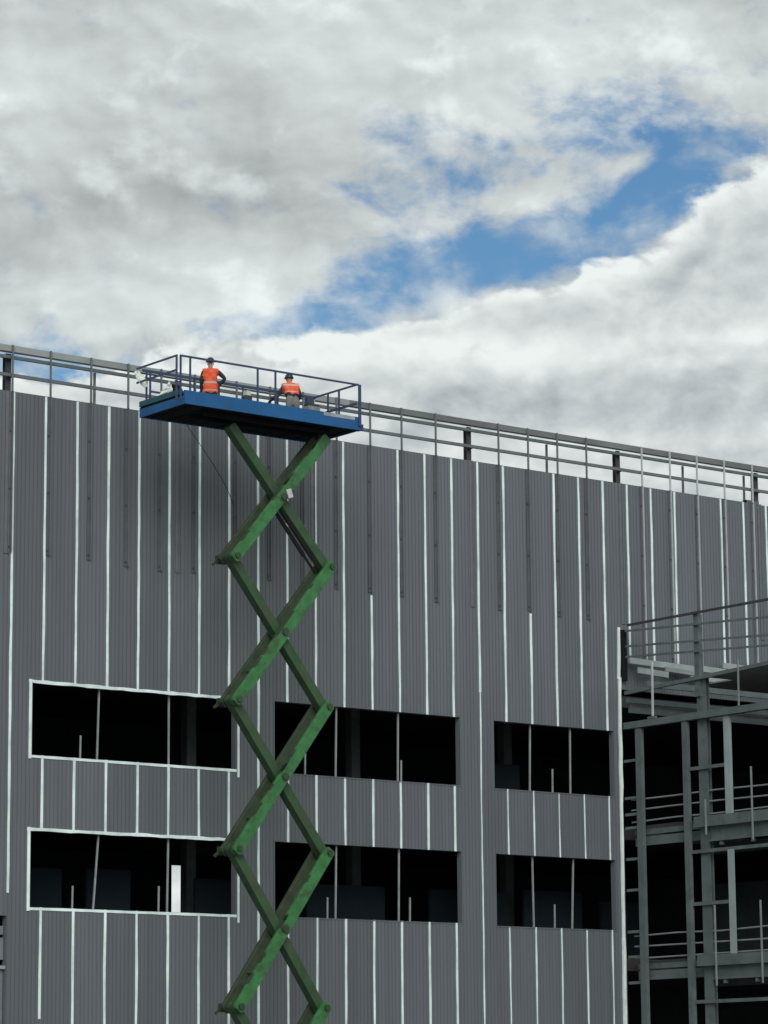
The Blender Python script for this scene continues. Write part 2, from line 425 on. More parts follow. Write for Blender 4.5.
for x in (38.6, 44.78, 60.92, 66.53, 69.18):
    MB().box(x - .025, x + .025, YF + .30, YF + .36, 19.5, 21.2).build('brace_post', M['upright'], bld)

# ------------------------------------------------------------------ steel framed annex
AX = 63.4; AY0, AY1 = 57.0, 69.86
anx = empty('steel_frame_annex', (AX, AY0, GROUND), 'lower open grey steel frame with floor beams and handrails, right of the clad wall', 'building')
pr = M['primer']
def part(name, m=pr): 
    return lambda *b: MB().box(*b).build(name, m, anx)
part('edge_rail', M['darksteel'])(AX-.03, AX+.03, AY0, 69.62, 15.77, 15.84)
def srail(za, zb, nm='handrail', w_=.058, m=pr, xx=AX):
    dz = (zb-za)/5.9
    MB().bar((xx, 69.7, za), (xx, AY0, za + dz*(69.7-AY0)), w_, w_).build(nm, m, anx)
srail(15.64, 15.31, 'parapet_rail'); srail(15.17, 14.79, 'parapet_rail'); srail(14.85, 14.49, 'parapet_rail')
for y in (66.69, 60.5): part('parapet_post')(AX+.045, AX+.22, y-.10, y+.10, 13.33, 15.78)
MB().bar((AX+.03, 69.8, 13.76), (AX+.03, AY0, 14.2), .12, .11).build('roof_edge_beam', pr, anx)
ds = mat('deck_soffit', (0.20, 0.23, 0.225), 0.7, 0, 0.15, 1.0, (0.2, 4, 1))
part('roof_deck', ds)(AX+.12, 78, AY0, 66.55, 13.90, 13.94)
part('roof_deck', ds)(AX+1.4, 78, 66.56, 68.2, 13.90, 13.94)
part('eaves_channel')(AX-.06, AX+.16, AY0, 69.84, 12.66, 12.86)
part('beam_clip')(AX-.07, AX+.02, 68.42, 68.75, 12.865, 12.93)
# inner purlins running along the main wall
part('purlin')(AX+.05, 78, 69.70, 69.80, 13.47, 13.62)
part('purlin')(AX+.2, 78, 69.80, 69.88, 13.18, 13.43)
part('purlin')(AX+.12, 78, 68.9, 69.0, 13.86, 14.05)
# flashing pieces at the wall
for i, (xa, xb, z0, z1, yy) in enumerate(((63.55, 66.3, 14.64, 14.82, 69.74), (66.35, 68.0, 14.62, 14.80, 69.70), (67.5, 69.3, 14.80, 14.98, 69.78), (69.2, 73, 14.86, 15.06, 69.74), (63.78, 65.0, 14.35, 14.53, 69.62), (64.95, 66.3, 14.50, 14.635, 69.66), (66.0, 74, 14.32, 14.46, 69.66))):
    MB().bar((xa, yy, (z0+z1)/2 + .03), (xb, yy - .03, (z0+z1)/2 - .03), .06, z1-z0).build('flashing', M['flash'] if i != 5 else M['galv'], anx)
# columns
def hcol(xa, ya, yb, z0, z1, dep=.28, nm='column', m=pr):
    c = MB(); c.box(xa, xa+.03, ya, yb, z0, z1).box(xa+dep-.03, xa+dep, ya, yb, z0, z1).box(xa+.031, xa+dep-.031, (ya+yb)/2-.012, (ya+yb)/2+.012, z0, z1)
    return c.build(nm, m, anx)
hcol(AX+.12, 66.42, 66.80, GROUND, 13.88, .15)
hcol(AX+.12, 60.4, 60.8, GROUND, 13.88, .15)
hcol(AX+.12, 57.1, 57.5, GROUND, 13.88, .15)
for yy in (57.1, 66.3): hcol(77.2, yy, yy+.4, GROUND, 13.88)
hcol(70.5, 57.1, 57.5, GROUND, 13.88)
part('cladding_post')(AX-.02, AX+.10, 67.13, 67.34, GROUND, 12.65)
part('cladding_post')(AX-.02, AX+.10, 69.12, 69.37, GROUND, 12.65)
part('infill_post', M['paleprimer'])(AX+.02, AX+.12, 65.39, 65.62, 9.80, 12.65)
c = MB(); c.box(AX+.02, AX+.04, 65.33, 65.59, 5.80, 8.78).box(AX+.041, AX+.14, 65.55, 65.59, 5.80, 8.78); c.build('infill_post', M['paleprimer'], anx)
# floor edge beams
for zt, zl in ((9.80, 9.06), (5.80, 5.10)):
    part('edge_beam')(AX-.09, AX+.02, AY0, 66.86, zt-.31, zt)
    b = MB(); b.box(AX+.09, AX+.115, AY0, 66.35, zl, zt-.02).box(AX+.03, AX+.088, AY0, 66.35, zl, zl+.05); b.build('floor_beam', pr, anx)
    b = MB(); b.box(AX+.30, AX+.33, 66.85, 69.80, zl+.10, zl+.37).build('floor_beam', pr, anx)
    MB().box(AX+.28, AX+.34, 66.86, 69.80, zl+.42, zl+.58).build('floor_beam', M['darksteel'] if False else pr, anx)
    MB().box(AX+.40, 78, AY0, 69.9, zt-.20, zt-.03).build('floor_slab', M['concrete'], anx)
    for yy in (65.9, 64.6, 62.0): MB().box(AX+.06, AX+.16, yy-.05, yy+.05, zl-.12, zl-.003).build('hanger', pr, anx)
# girts and handrails
for y0, y1, z in ((AY0, 67.13, 8.80), (65.6, 67.13, 7.29), (AY0, 67.13, 4.48), (65.6, 67.13, 11.23)):
    MB().box(AX+.03, AX+.09, y0, y1, z-.05, z+.05).build('girt', pr, anx)
for z in (11.71, 10.59, 10.1, 9.70, 8.77, 7.85, 6.62, 5.88, 5.12):
    MB().box(AX+.03, AX+.09, 69.372, 69.95, z-.04, z+.04).build('girt', pr, anx)
for zs in ((10.54, 10.22, 9.89), (6.51, 6.18, 5.85)):
    for z in zs:
        n = 7; pts = [(AX+.18, 69.8 + (AY0-69.8)*q/n, z + random.uniform(-.025, .025)) for q in range(n+1)]
        MB().tube(pts, .026, 8).build('handrail', M['galv'], anx)
for y, za, zb in ((64.52, 8.97, 11.06), (66.17, 4.91, 7.2), (64.30, 4.92, 7.25), (66.44, 9.25, 10.27), (61.5, 4.9, 7.2), (61.6, 8.97, 11.1)):
    MB().bar((AX-.12, y-.13, za), (AX-.12, y-.13, zb), .04, .04).build('rail_post', M['galv'], anx)
MB().bar((AX-.06, 68.52, 12.93), (AX-.06, 68.50, 14.55), .05, .05).build('tie_rod', M['palechan'], anx)
MB().bar((AX-.07, 64.86, 12.86), (AX-.07, 64.84, 14.2), .04, .04).build('tie_rod', M['galv'], anx)
for xx in (66.6, 69.8, 73.4):
    for yy in (61.0, 66.5): MB().box(xx - .14, xx + .14, yy - .14, yy + .14, GROUND, 13.88).build('inner_column', pr, anx)
    for zz in (9.36, 5.40): MB().box(xx - .09, xx + .09, AY0 + .1, 69.8, zz - .34, zz).build('floor_joist', pr, anx)
for zz in (13.2, 9.3, 5.3):
    for yy in (60.2, 62.6): MB().box(AX + .5, 77.6, yy - .07, yy + .07, zz - .50, zz - .352).build('ceiling_beam', pr, anx)
# unseen outer sides of the annex, added to keep its inside dark
MB().box(77.7, 77.95, AY0, 69.9, GROUND, 13.88).build('far_shade_wall', M['interior'], anx)
fw_ = MB(); fw_.box(AX+.6, 77.6, AY0-.1, AY0, GROUND, 13.88); fw_.build('front_shade_wall', M['clad'], anx)
MB().box(66.5, 66.6, 66, 69.9, 5.8, 8.1).build('partition_board', M['interior'], anx)

# ------------------------------------------------------------------ scissor lift
lift = empty('scissor_lift', (48.3, 67.05, GROUND), 'raised green scissor lift with blue work platform standing before the grey wall', 'scissor lift')
def bL(mb, name, m, parent=lift, bevel=0.0, smooth=False): return mb.build(name, m, parent, bevel, smooth)
XL, XR = 46.82, 49.76
ZJ = [19.28, 15.83, 12.04, 8.16, 4.13, 0.25]
XLs = [46.82, 46.78, 46.83, 46.85, 46.90, 46.9]; XRs = [49.70, 49.88, 49.77, 49.75, 49.63, 49.6]
YFa, YFb, YIa, YIb, YBa, YBb = 66.45, 66.57, 66.64, 66.92, 67.00, 67.13
def arm(xa, za, xb, zb, ya, yb, h, name, m, ext=.13, plates=True):
    a = Vector((xa, 0, za)); b = Vector((xb, 0, zb)); d = (b-a).normalized(); n = Vector((-d.z, 0, d.x))
    a2 = a - d*ext; b2 = b + d*ext; c = ext*.9
    pts = []
    for p, s in ((a2, 1), (b2, -1)):
        pass
    P = [a2 + n*(h/2 - c*.45), a2 + d*c*.5 + n*h/2, b2 - d*c*.5 + n*h/2, b2 + n*(h/2 - c*.45), b2 - n*(h/2 - c*.45), b2 - d*c*.5 - n*h/2, a2 + d*c*.5 - n*h/2, a2 - n*(h/2 - c*.45)]
    mb = MB(); mb.poly_y([(p.x, p.z) for p in P], ya, yb)
    o = mb.build(name, m, lift, bevel=.012)
    return o
for k in range(5):
    zt, zb = ZJ[k], ZJ[k+1]; xl_t, xr_t, xl_b, xr_b = XLs[k], XRs[k], XLs[k+1], XRs[k+1]
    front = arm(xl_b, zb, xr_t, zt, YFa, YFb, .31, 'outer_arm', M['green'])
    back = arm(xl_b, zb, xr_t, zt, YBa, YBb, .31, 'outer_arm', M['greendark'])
    back['label'] = 'dark blotched rear arm'
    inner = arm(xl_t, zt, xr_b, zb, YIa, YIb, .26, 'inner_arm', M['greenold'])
    inner['label'] = 'dull olive worn arm'
    # ridge of peeling paint and weld plates on the front arm
    d = Vector((xr_t-xl_b, 0, zt-zb)).normalized(); n = Vector((-d.z, 0, d.x))
    for q in range(6):
        r = MB()
        t0 = random.uniform(.04, .9); ln = random.uniform(.15, .5)
        p = Vector((xl_b, 0, zb)) + d*(t0*Vector((xr_t-xl_b, 0, zt-zb)).length) + n*.152
        r.bar((p.x, YFa + .06, p.z), (p.x + d.x*ln, YFa + .06, p.z + d.z*ln), .135, .022, up=tuple(n))
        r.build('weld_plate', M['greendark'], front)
    # pins
    xm, zm = (xl_t+xr_b+xl_b+xr_t)/4, (zt+zb)/2
    p = MB()
    p.cyl((xm, YFa - .05, zm), (xm, YBb + .05, zm), .085, 16)
    p.cyl((xm, YFa - .07, zm), (xm, YFa - .051, zm), .10, 16)
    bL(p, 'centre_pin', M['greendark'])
    for x, z in ((xl_b, zb), (xr_b, zb)):
        p = MB()
        p.cyl((x, YFa - .045, z), (x, YBb + .12, z), .075, 16)
        p.cyl((x, YFa - .06, z), (x, YFa - .046, z), .085, 12)
        if x == xl_b:
            p.box(x - .10, x + .08, YBb + .10, YBb + .20, z - .12, z + .10)
            p.bar((x - .22, YBb + .15, z - .16), (x - .04, YBb + .15, z - .02), .04, .07)
            p.cyl((x - .02, YFb + .006, z), (x - .02, YIa - .006, z), .17, 14)
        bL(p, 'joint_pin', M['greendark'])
    # cross tubes between the outer arms
    cr = MB()
    for t in (.22,):
        q = Vector((xl_b, 0, zb)).lerp(Vector((xr_t, 0, zt)), t)
        cr.cyl((q.x, YFb + .002, q.z), (q.x, YBa - .002, q.z), .05, 10)
    bL(cr, 'cross_tube', M['greenold'])
# gusset with bare metal at the top crossing
gm = MB(); gm.bar((48.42, YFa - .03, 17.78), (48.50, YFa - .03, 17.55), .03, .16); bL(gm, 'wear_plate', M['chrome'])
gm = MB(); gm.cyl((48.33, YIb + .08, 17.35), (49.35, YIb + .08, 16.15), .06, 10).cyl((49.2, YIb + .08, 16.33), (49.72, YIb + .08, 15.72), .035, 10)
bL(gm, 'hydraulic_cylinder', M['oil'])
gm = MB(); gm.cyl((48.10, YIa - .03, 17.45), (49.35, YIa - .03, 15.95), .026, 8); bL(gm, 'hydraulic_hose', M['under'])
gm = MB(); pts = []
for q in range(14):
    t = q/13; pts.append((46.15 + 1.5*t + .25*math.sin(t*3), 67.9, 19.5 - 2.0*t - .15*math.sin(t*math.pi)))
gm.tube(pts, .008, 6); bL(gm, 'hydraulic_hose', M['under'])
# platform
PX0, PX1, PY0, PY1, PZ0, PZT = 44.80, 50.55, 66.0, 68.14, 19.57, 19.93
plat = MB()
plat.box(PX0, PX1, PY0, PY0 + .05, PZ0, PZT).box(PX0, PX1, PY1 - .05, PY1, PZ0, PZT - .10)
plat.box(PX0, PX0 + .05, PY0 + .051, PY1 - .051, PZ0, PZT - .14).box(PX1 - .05, PX1, PY0 + .051, PY1 - .051, PZ0, PZT - .10)
platform = bL(plat, 'platform', M['blue'])
dk = MB(); dk.box(PX0 + .055, PX1 - .055, PY0 + .055, PY1 - .055, 19.62, 19.68); dk.build('deck', M['deck'], platform)
un = MB()
un.box(PX0 + .06, PX1 - .06, PY0 + .06, PY1 - .06, 19.595, 19.617)
for x in [PX0 + .35 + .52*i for i in range(11)]: un.box(x - .03, x + .03, PY0 + .07, PY1 - .07, 19.575, 19.594)
for y in (66.45, 67.0): un.box(PX0 + .9, PX1 - .7, y, y + .10, 19.46, 19.574)
un.build('underframe', M['under'], platform)
MB().box(49.30, 50.34, PY0 - .006, PY0 - .001, 19.83, 19.925).build('worn_panel', M['worn'], platform)
MB().box(PX1 + .001, PX1 + .07, PY0 - .02, PY0 + .20, 19.58, 19.74).build('corner_bracket', M['bluerail'], platform)
tb = MB(); tb.box(PX0 - .03, PX0 + .03, PY0 + .15, PY1 - .03, PZT - .085, PZT + .06); tb.build('toe_board', M['teal'], platform)
MB().box(PX0 - .004, PX0 + .046, PY0 + .053, PY1 - .053, PZT - .138, PZT - .087).build('gap_strip', M['under'], platform)  # near-black strip painting the shaded gap below the toe board
MB().box(PX0 + .005, PX0 + .045, PY0 + .053, PY0 + .148, PZT - .085, PZT - .01).build('gap_strip', M['blue'], platform)
RT = 20.85
def rail_post(x, y, z0=19.68, r=.021): MB().box(x-r, x+r, y-r, y+r, z0, RT - .03).build('rail_post', M['bluerail'], platform)
for x in (44.72, 45.02, 47.18, 47.76): rail_post(x, PY0 + .085)
MB().box(50.455, 50.54, PY0 - .04, PY0 - .003, PZT - .25, RT - .02).build('rail_post', M['bluerail'], platform)
for x in (45.08, 46.5, 47.3, 48.1, 50.49): rail_post(x, PY1 - .085)
for y in (66.14, 67.9): rail_post(44.63 if y < 67 else 44.86, y)
for y in (67.4, 66.9): rail_post(50.49, y)
rl = MB()
rl.box(44.70, 50.53, PY0 + .06, PY0 + .11, RT - .022, RT + .022)
rl.box(44.84, 50.53, PY1 - .115, PY1 - .055, RT - .03, RT + .03)
rl.box(50.47, 50.515, PY0 + .118, PY1 - .118, RT - .022, RT + .022)
rl.box(44.61, 44.65, PY0 + .11, PY1 - .12, RT - .022, RT + .022)
rl.build('top_rail', M['bluerail'], platform)
rl = MB()
rl.box(50.475, 50.51, PY0 + .118, PY1 - .118, 20.30, 20.36)
rl.box(44.615, 44.645, PY0 + .11, PY1 - .12, 20.44, 20.49)
rl.box(45.06, 50.52, PY1 - .105, PY1 - .065, 20.28, 20.33)
rl.build('mid_rail', M['bluerail'], platform)
cb_ = MB(); cb_.box(50.13, 50.33, 67.82, 68.01, 19.683, 20.78); cb = cb_.build('control_box', M['bluerail'], platform, bevel=.01)
MB().box(50.335, 50.37, 67.84, 67.98, 20.35, 20.74).build('control_panel', M['yellow'], cb)
# chassis, below the picture
ch = MB(); ch.box(45.3, 51.3, 66.1, 68.0, -.55, -.1).box(45.6, 51.0, 66.3, 67.8, -.098, .02); chassis = bL(ch, 'chassis', M['green'], bevel=.02)
for x in (46.2, 50.4):
    for y in (66.0, 68.1):
        wl = MB(); wl.cyl((x, y - .19, GROUND + .5), (x, y + .19, GROUND + .5), .5, 28); tyre = wl.build('tyre', M['rubber'], chassis, bevel=.03)
        MB().cyl((x, y - .2, GROUND + .5), (x, y + .2, GROUND + .5), .26, 20).build('rim', M['worn'], tyre)

# ------------------------------------------------------------------ people
def skin_body(name, joints_, edges, root):
    me = bpy.data.meshes.new(name)
    idx = {k: i for i, k in enumerate(joints_)}
    me.from_pydata([Vector(v[0]) for v in joints_.values()], [(idx[a], idx[b]) for a, b in edges], [])
    o = bpy.data.objects.new(name, me); C.objects.link(o)
    sk = o.modifiers.new('skin', 'SKIN'); sk.use_smooth_shade = True
    sd = o.modifiers.new('sub', 'SUBSURF'); sd.levels = 2; sd.render_levels = 2
    for i, v in enumerate(joints_.values()):
        r = v[1]; r = (r, r) if not isinstance(r, tuple) else r
        me.skin_vertices[0].data[i].radius = r
        me.skin_vertices[0].data[i].use_root = False
    me.skin_vertices[0].data[idx[root]].use_root = True
    dg = bpy.context.evaluated_depsgraph_get(); dg.update()
    ev = o.evaluated_get(dg)
    nm = bpy.data.meshes.new_from_object(ev, depsgraph=dg)
    bpy.data.objects.remove(o); bpy.data.meshes.remove(me)
    return nm

def garment(src, test, off, name, m, parent):
    bm = bmesh.new(); bm.from_mesh(src); bm.normal_update()
    for v in bm.verts: v.co = v.co + v.normal*off
    keep = [f for f in bm.faces if test(f.calc_center_median())]
    ks = set(keep); bmesh.ops.delete(bm, geom=[f for f in bm.faces if f not in ks], context='FACES')
    if not bm.faces: bm.free(); return None
    me = bpy.data.meshes.new(name); bm.to_mesh(me); bm.free()
    for p in me.polygons: p.use_smooth = True
    me.materials.append(m)
    o = bpy.data.objects.new(name, me); C.objects.link(o); o.parent = parent
    return o

def person(loc, rotz, label, J, vest_rng, vest_test, sleeves, trousers, helmet_m, zscale=1.0):
    """J: joints in body space, facing +Y, x to the body's right"""
    E = [('pelvis','belly'),('belly','chest'),('chest','neck'),('neck','jaw'),('jaw','brow'),('brow','crown'),('jaw','nose')]
    for s in 'LR':
        E += [('chest','sh'+s),('sh'+s,'el'+s),('el'+s,'wr'+s),('wr'+s,'palm'+s),('pelvis','hip'+s),('hip'+s,'kn'+s),('kn'+s,'an'+s),('an'+s,'toe'+s)]
        wr, pa = Vector(J['wr'+s][0]), Vector(J['palm'+s][0]); d = (pa-wr).normalized()
        side = d.cross(Vector((0, 0, 1)) if abs(d.z) < .8 else Vector((0, 1, 0))).normalized(); cu = d.cross(side)
        for f, (o, ln) in enumerate(((-.034, .075), (-.012, .085), (.011, .08), (.033, .062))):
            a = pa + side*o + d*.03; b = a + d*ln*.55 + cu*.008; c = b + d*ln*.4 + cu*.025
            J['f%d%sa' % (f, s)] = (a, .009); J['f%d%sb' % (f, s)] = (b, .0085); J['f%d%sc' % (f, s)] = (c, .007)
            E += [('palm'+s, 'f%d%sa' % (f, s)), ('f%d%sa' % (f, s), 'f%d%sb' % (f, s)), ('f%d%sb' % (f, s), 'f%d%sc' % (f, s))]
        a = pa - d*.035 - side*.045; b = a - side*.02 + d*.04
        J['t%sa' % s] = (a, .011); J['t%sb' % s] = (b, .009); E += [('palm'+s, 't%sa' % s), ('t%sa' % s, 't%sb' % s)]
    me = skin_body('person', J, E, 'pelvis')
    me.materials.clear(); me.materials.append(M['skin'])
    for p in me.polygons: p.use_smooth = True
    o = bpy.data.objects.new('person', me); C.objects.link(o)
    o.location = loc; o.rotation_euler = (0, 0, rotz); o.scale = (.965, .965, .965); tag(o, label, 'person', 'workers on the lift platform')
    neck = Vector(J['neck'][0]); head = Vector(J['brow'][0])
    def armtest(c):
        for s in 'LR':
            sh, el, wr = (Vector(J[k+s][0]) for k in ('sh', 'el', 'wr'))
            for a, b in ((sh, el), (el, wr)):
                t = max(0, min(1, (c-a).dot(b-a)/(b-a).length_squared))
                if (c - a.lerp(b, t)).length < .085 and not (c - wr).length < .035 and (c - neck).length > .1:
                    if t > .12 or a is el: return (b is wr and t > .93) is False
        return False
    pel = Vector(J['pelvis'][0])
    torso = lambda c: pel.z - .12 < c.z < neck.z - .0 and not armtest(c) and (c - neck).length > .06
    garment(me, lambda c: torso(c) or armtest(c), .012, 'jacket', sleeves, o)
    garment(me, lambda c: c.z < pel.z + .10 and c.z > .10 and not armtest(c) and not any((c - Vector(J['palm'+s][0])).length < .16 for s in 'LR'), .02, 'trousers', trousers, o)
    garment(me, lambda c: c.z <= .115, .018, 'boots', M['black'], o)
    garment(me, lambda c: torso(c) and vest_rng[0] < c.z < vest_rng[1] and vest_test(c), .038, 'vest', vest_mat('hi_vis_orange', (vest_rng[0]+.26, vest_rng[0]+.31), (vest_rng[0]+.05, vest_rng[0]+.08)), o)
    # hard hat: dome, brim
    hb = bmesh.new(); bmesh.ops.create_uvsphere(hb, u_segments=24, v_segments=12, radius=.128)
    bmesh.ops.delete(hb, geom=[v for v in hb.verts if v.co.z < -.012], context='VERTS')
    for v in hb.verts: v.co = Vector((v.co.x*.95, v.co.y*1.1, v.co.z*1.02))
    ring = bmesh.ops.create_cone(hb, cap_ends=True, segments=24, radius1=.150, radius2=.142, depth=.016)
    for v in ring['verts']: v.co = Vector((v.co.x*.92, v.co.y*1.12 + .015, v.co.z - .004))
    hm = bpy.data.meshes.new('hard_hat'); hb.to_mesh(hm); hb.free()
    for p in hm.polygons: p.use_smooth = True
    hm.materials.append(helmet_m)
    h = bpy.data.objects.new('hard_hat', hm); C.objects.link(h); h.parent = o
    cr = Vector(J['crown'][0]); ax = (cr - Vector(J['jaw'][0])).normalized()
    h.location = head + ax*.035; h.rotation_euler = (Vector((0, 0, 1)).rotation_difference(ax)).to_euler()
    for s in (-1, 1):
        eb = MB(); eb.bm.free(); eb.bm = bmesh.new(); bmesh.ops.create_uvsphere(eb.bm, u_segments=10, v_segments=8, radius=.014)
        q = eb.build('eye', M['eye']); q.parent = o; q.location = head + Vector((s*.032, .088, -.02))
        eb = MB(); eb.bm.free(); eb.bm = bmesh.new(); bmesh.ops.create_uvsphere(eb.bm, u_segments=10, v_segments=8, radius=.03)
        q = eb.build('ear', M['skin']); q.parent = o; q.location = head + Vector((s*.085, -.005, -.03)); q.scale = (.4, .8, 1.1)
    return o

DECK = 19.68
J1 = dict(pelvis=((0, 0, .93), (.155, .115)), belly=((0, .0, 1.10), (.15, .11)), chest=((0, 0, 1.32), (.17, .12)), neck=((0, .0, 1.50), .055), jaw=((0, .03, 1.57), (.062, .075)),
          brow=((0, .02, 1.665), (.078, .095)), crown=((0, .01, 1.73), (.055, .065)), nose=((0, .115, 1.615), .012),
          shL=((-.19, 0, 1.43), .065), elL=((-.25, .02, 1.14), .048), wrL=((-.24, .14, .92), .033), palmL=((-.24, .18, .84), (.036, .022)),
          shR=((.19, 0, 1.43), .065), elR=((.41, -.03, 1.21), .048), wrR=((.225, .04, 1.03), .034), palmR=((.16, .09, .99), (.036, .022)),
          hipL=((-.10, 0, .86), .095), knL=((-.12, .02, .48), .065), anL=((-.13, -.03, .09), .045), toeL=((-.15, .14, .045), .038),
          hipR=((.10, 0, .86), .095), knR=((.12, .02, .48), .065), anR=((.13, -.03, .09), .045), toeR=((.15, .14, .045), .038))
person((46.86, 67.82, DECK), math.radians(-30), 'upright worker with hand on hip in long orange vest, nearer the platform left end', J1,
       (.80, 1.50), lambda c: abs(c.x) < .215, M['navy'], M['navy'], M['helmet'])
J2 = dict(pelvis=((0, -.12, .92), (.16, .12)), belly=((-.01, -.02, 1.08), (.155, .115)), chest=((-.02, .10, 1.28), (.175, .125)), neck=((-.02, .20, 1.45), .055), jaw=((-.02, .25, 1.52), (.062, .075)),
          brow=((-.02, .26, 1.61), (.078, .095)), crown=((-.02, .25, 1.68), (.055, .065)), nose=((-.02, .345, 1.555), .012),
          shL=((-.20, .14, 1.37), .065), elL=((-.34, .16, 1.13), .048), wrL=((-.50, .24, 1.00), .033), palmL=((-.56, .28, .95), (.036, .022)),
          shR=((.17, .10, 1.37), .065), elR=((.27, .12, 1.09), .05), wrR=((.20, .28, .95), .034), palmR=((.15, .34, .92), (.036, .022)),
          hipL=((-.10, -.10, .86), .10), knL=((-.12, .0, .47), .07), anL=((-.14, -.08, .09), .045), toeL=((-.16, .09, .045), .038),
          hipR=((.10, -.10, .86), .10), knR=((.12, .02, .47), .07), anR=((.13, -.06, .09), .045), toeR=((.15, .11, .045), .038))
person((49.50, 67.72, DECK), math.radians(-22), 'leaning worker in short orange vest and grey trousers reaching down, nearer the right end', J2,
       (1.10, 1.46), lambda c: abs(c.x + .02) < .24, M['navy'], M['grey_cloth'], M['helmet'])

# ------------------------------------------------------------------ loose things on the platform
def sheet(name, pts, thick, m, label, cat, wr=.03):
    bm = bmesh.new(); V = [bm.verts.new(p) for p in pts]; f = bm.faces.new(V)
    bmesh.ops.triangulate(bm, faces=[f]); bmesh.ops.subdivide_edges(bm, edges=bm.edges[:], cuts=3, use_grid_fill=True)
    for v in bm.verts: v.co += Vector((random.uniform(-wr, wr)*.4, random.uniform(-wr, wr), random.uniform(-wr, wr)*.4))
    bmesh.ops.solidify(bm, geom=bm.faces[:], thickness=thick)
    o_ = MB(); o_.bm.free(); o_.bm = bm
    return tag(o_.build(name, m), label, cat)
sheet('plastic_sheet', [(44.42, 67.88, 20.70), (44.60, 67.92, 20.78), (44.78, 67.86, 20.62), (44.84, 67.84, 20.38), (44.74, 67.82, 20.30), (44.58, 67.86, 20.47)], .02, M['white_sheet'],
      'crumpled white plastic sheet hanging from the back corner of the left end rail', 'plastic sheet')
sheet('plastic_sheet', [(44.80, 67.2, 19.98), (45.10, 67.16, 19.98), (45.16, 67.1, 20.20), (45.06, 67.12, 20.43), (44.99, 67.18, 20.22), (44.86, 67.2, 20.12)], .02, M['white_sheet'],
      'small torn white sheet sticking up behind the teal board at the left end', 'plastic sheet')
dr = MB(); dr.box(47.92, 48.16, 67.70, 67.9, DECK + .003, 20.53); dt = dr.build('tool_case', M['tool'], None, bevel=.02)
tag(dt, 'dark upright tool case with pale lid standing on the deck between the two workers', 'tool case')
MB().box(47.98, 48.12, 67.72, 67.88, 20.533, 20.66).build('lid', M['palegreen'], dt)
pk = MB(); pk.box(49.9, 50.3, 67.5, 67.75, DECK + .003, 20.46)
pk = pk.build('cardboard_box', M['packing'], None, bevel=.015); tag(pk, 'low grey box on the deck at the right end beside the control box', 'box')
MB().box(49.92, 50.28, 67.52, 67.73, 20.462, 20.52).build('flap', M['tool'], pk)
pw = MB(); pw.cyl((48.95, 67.95, 20.62), (49.18, 67.9, 20.70), .04, 10).box(49.10, 49.16, 67.87, 67.93, 20.45, 20.64)
pw.box(49.07, 49.2, 67.85, 67.95, 20.37, 20.45)
tag(pw.build('power_drill', M['tool']), 'dark cordless drill held low in the leaning worker hand', 'drill')

# ------------------------------------------------------------------ sky, sun
W = bpy.data.worlds.new('World'); S.world = W; W.use_nodes = True
nt = W.node_tree; N = nt.nodes; L = nt.links
SUN_EL, SUN_AZ = math.radians(31), math.radians(213)    # azimuth clockwise from +Y
bg = N['Background']; bg.inputs['Strength'].default_value = 0.1
sky = N.new('ShaderNodeTexSky'); sky.sky_type = 'NISHITA'; sky.sun_disc = False
sky.sun_elevation = SUN_EL; sky.sun_rotation = SUN_AZ
def math_(op, a, b=None, c=None, clamp=False):
    n = N.new('ShaderNodeMath'); n.operation = op; n.use_clamp = clamp
    for i, v in enumerate((a, b, c)):
        if v is None: continue
        if isinstance(v, (int, float)): n.inputs[i].default_value = v
        else: L.new(v, n.inputs[i])
    return n.outputs[0]
def ramp_(v, lo, hi, a=0.0, b=1.0):
    n = N.new('ShaderNodeMapRange'); n.interpolation_type = 'SMOOTHSTEP'; n.clamp = True
    L.new(v, n.inputs[0]); n.inputs[1].default_value = lo; n.inputs[2].default_value = hi; n.inputs[3].default_value = a; n.inputs[4].default_value = b
    return n.outputs[0]
tc = N.new('ShaderNodeTexCoord'); sep = N.new('ShaderNodeSeparateXYZ'); L.new(tc.outputs['Generated'], sep.inputs[0])
az = math_('ARCTAN2', sep.outputs['X'], sep.outputs['Y'])
el = math_('ARCSINE', sep.outputs['Z'])
K = 31.414   # units of one hundred per radian of sky
U = math_('MULTIPLY_ADD', az, K, 3.84 - 0.660878*K)        # azimuth axis
V = math_('MULTIPLY_ADD', el, -K, 5.12 + 0.186872*K)        # downward axis
def vec(a, b, c=0.0):
    n = N.new('ShaderNodeCombineXYZ')
    for i, v in enumerate((a, b, c)):
        if isinstance(v, (int, float)): n.inputs[i].default_value = v
        else: L.new(v, n.inputs[i])
    return n.outputs[0]
def noise(v, scale, detail=8, rough=.55, dist=0.0, lac=2.0):
    n = N.new('ShaderNodeTexNoise'); n.inputs['Scale'].default_value = scale; n.inputs['Detail'].default_value = detail
    n.inputs['Roughness'].default_value = rough; n.inputs['Distortion'].default_value = dist; n.inputs['Lacunarity'].default_value = lac
    L.new(v, n.inputs['Vector']); return n
P0 = vec(math_('MULTIPLY', U, .70), V, 0.37)
wn = noise(P0, .9, 3, .5)
ws = N.new('ShaderNodeVectorMath'); ws.operation = 'MULTIPLY_ADD'; L.new(wn.outputs['Color'], ws.inputs[0]); ws.inputs[1].default_value = (.35, .35, .35); L.new(P0, ws.inputs[2])
PW = ws.outputs[0]
wsep = N.new('ShaderNodeSeparateXYZ'); L.new(wn.outputs['Color'], wsep.inputs[0])
UW = math_('ADD', U, math_('MULTIPLY_ADD', wsep.outputs['X'], .8, -.40))
VW = math_('ADD', V, math_('MULTIPLY_ADD', wsep.outputs['Y'], .5, -.25))
def cen(v, k): return math_('MULTIPLY', math_('SUBTRACT', v, .5), k)
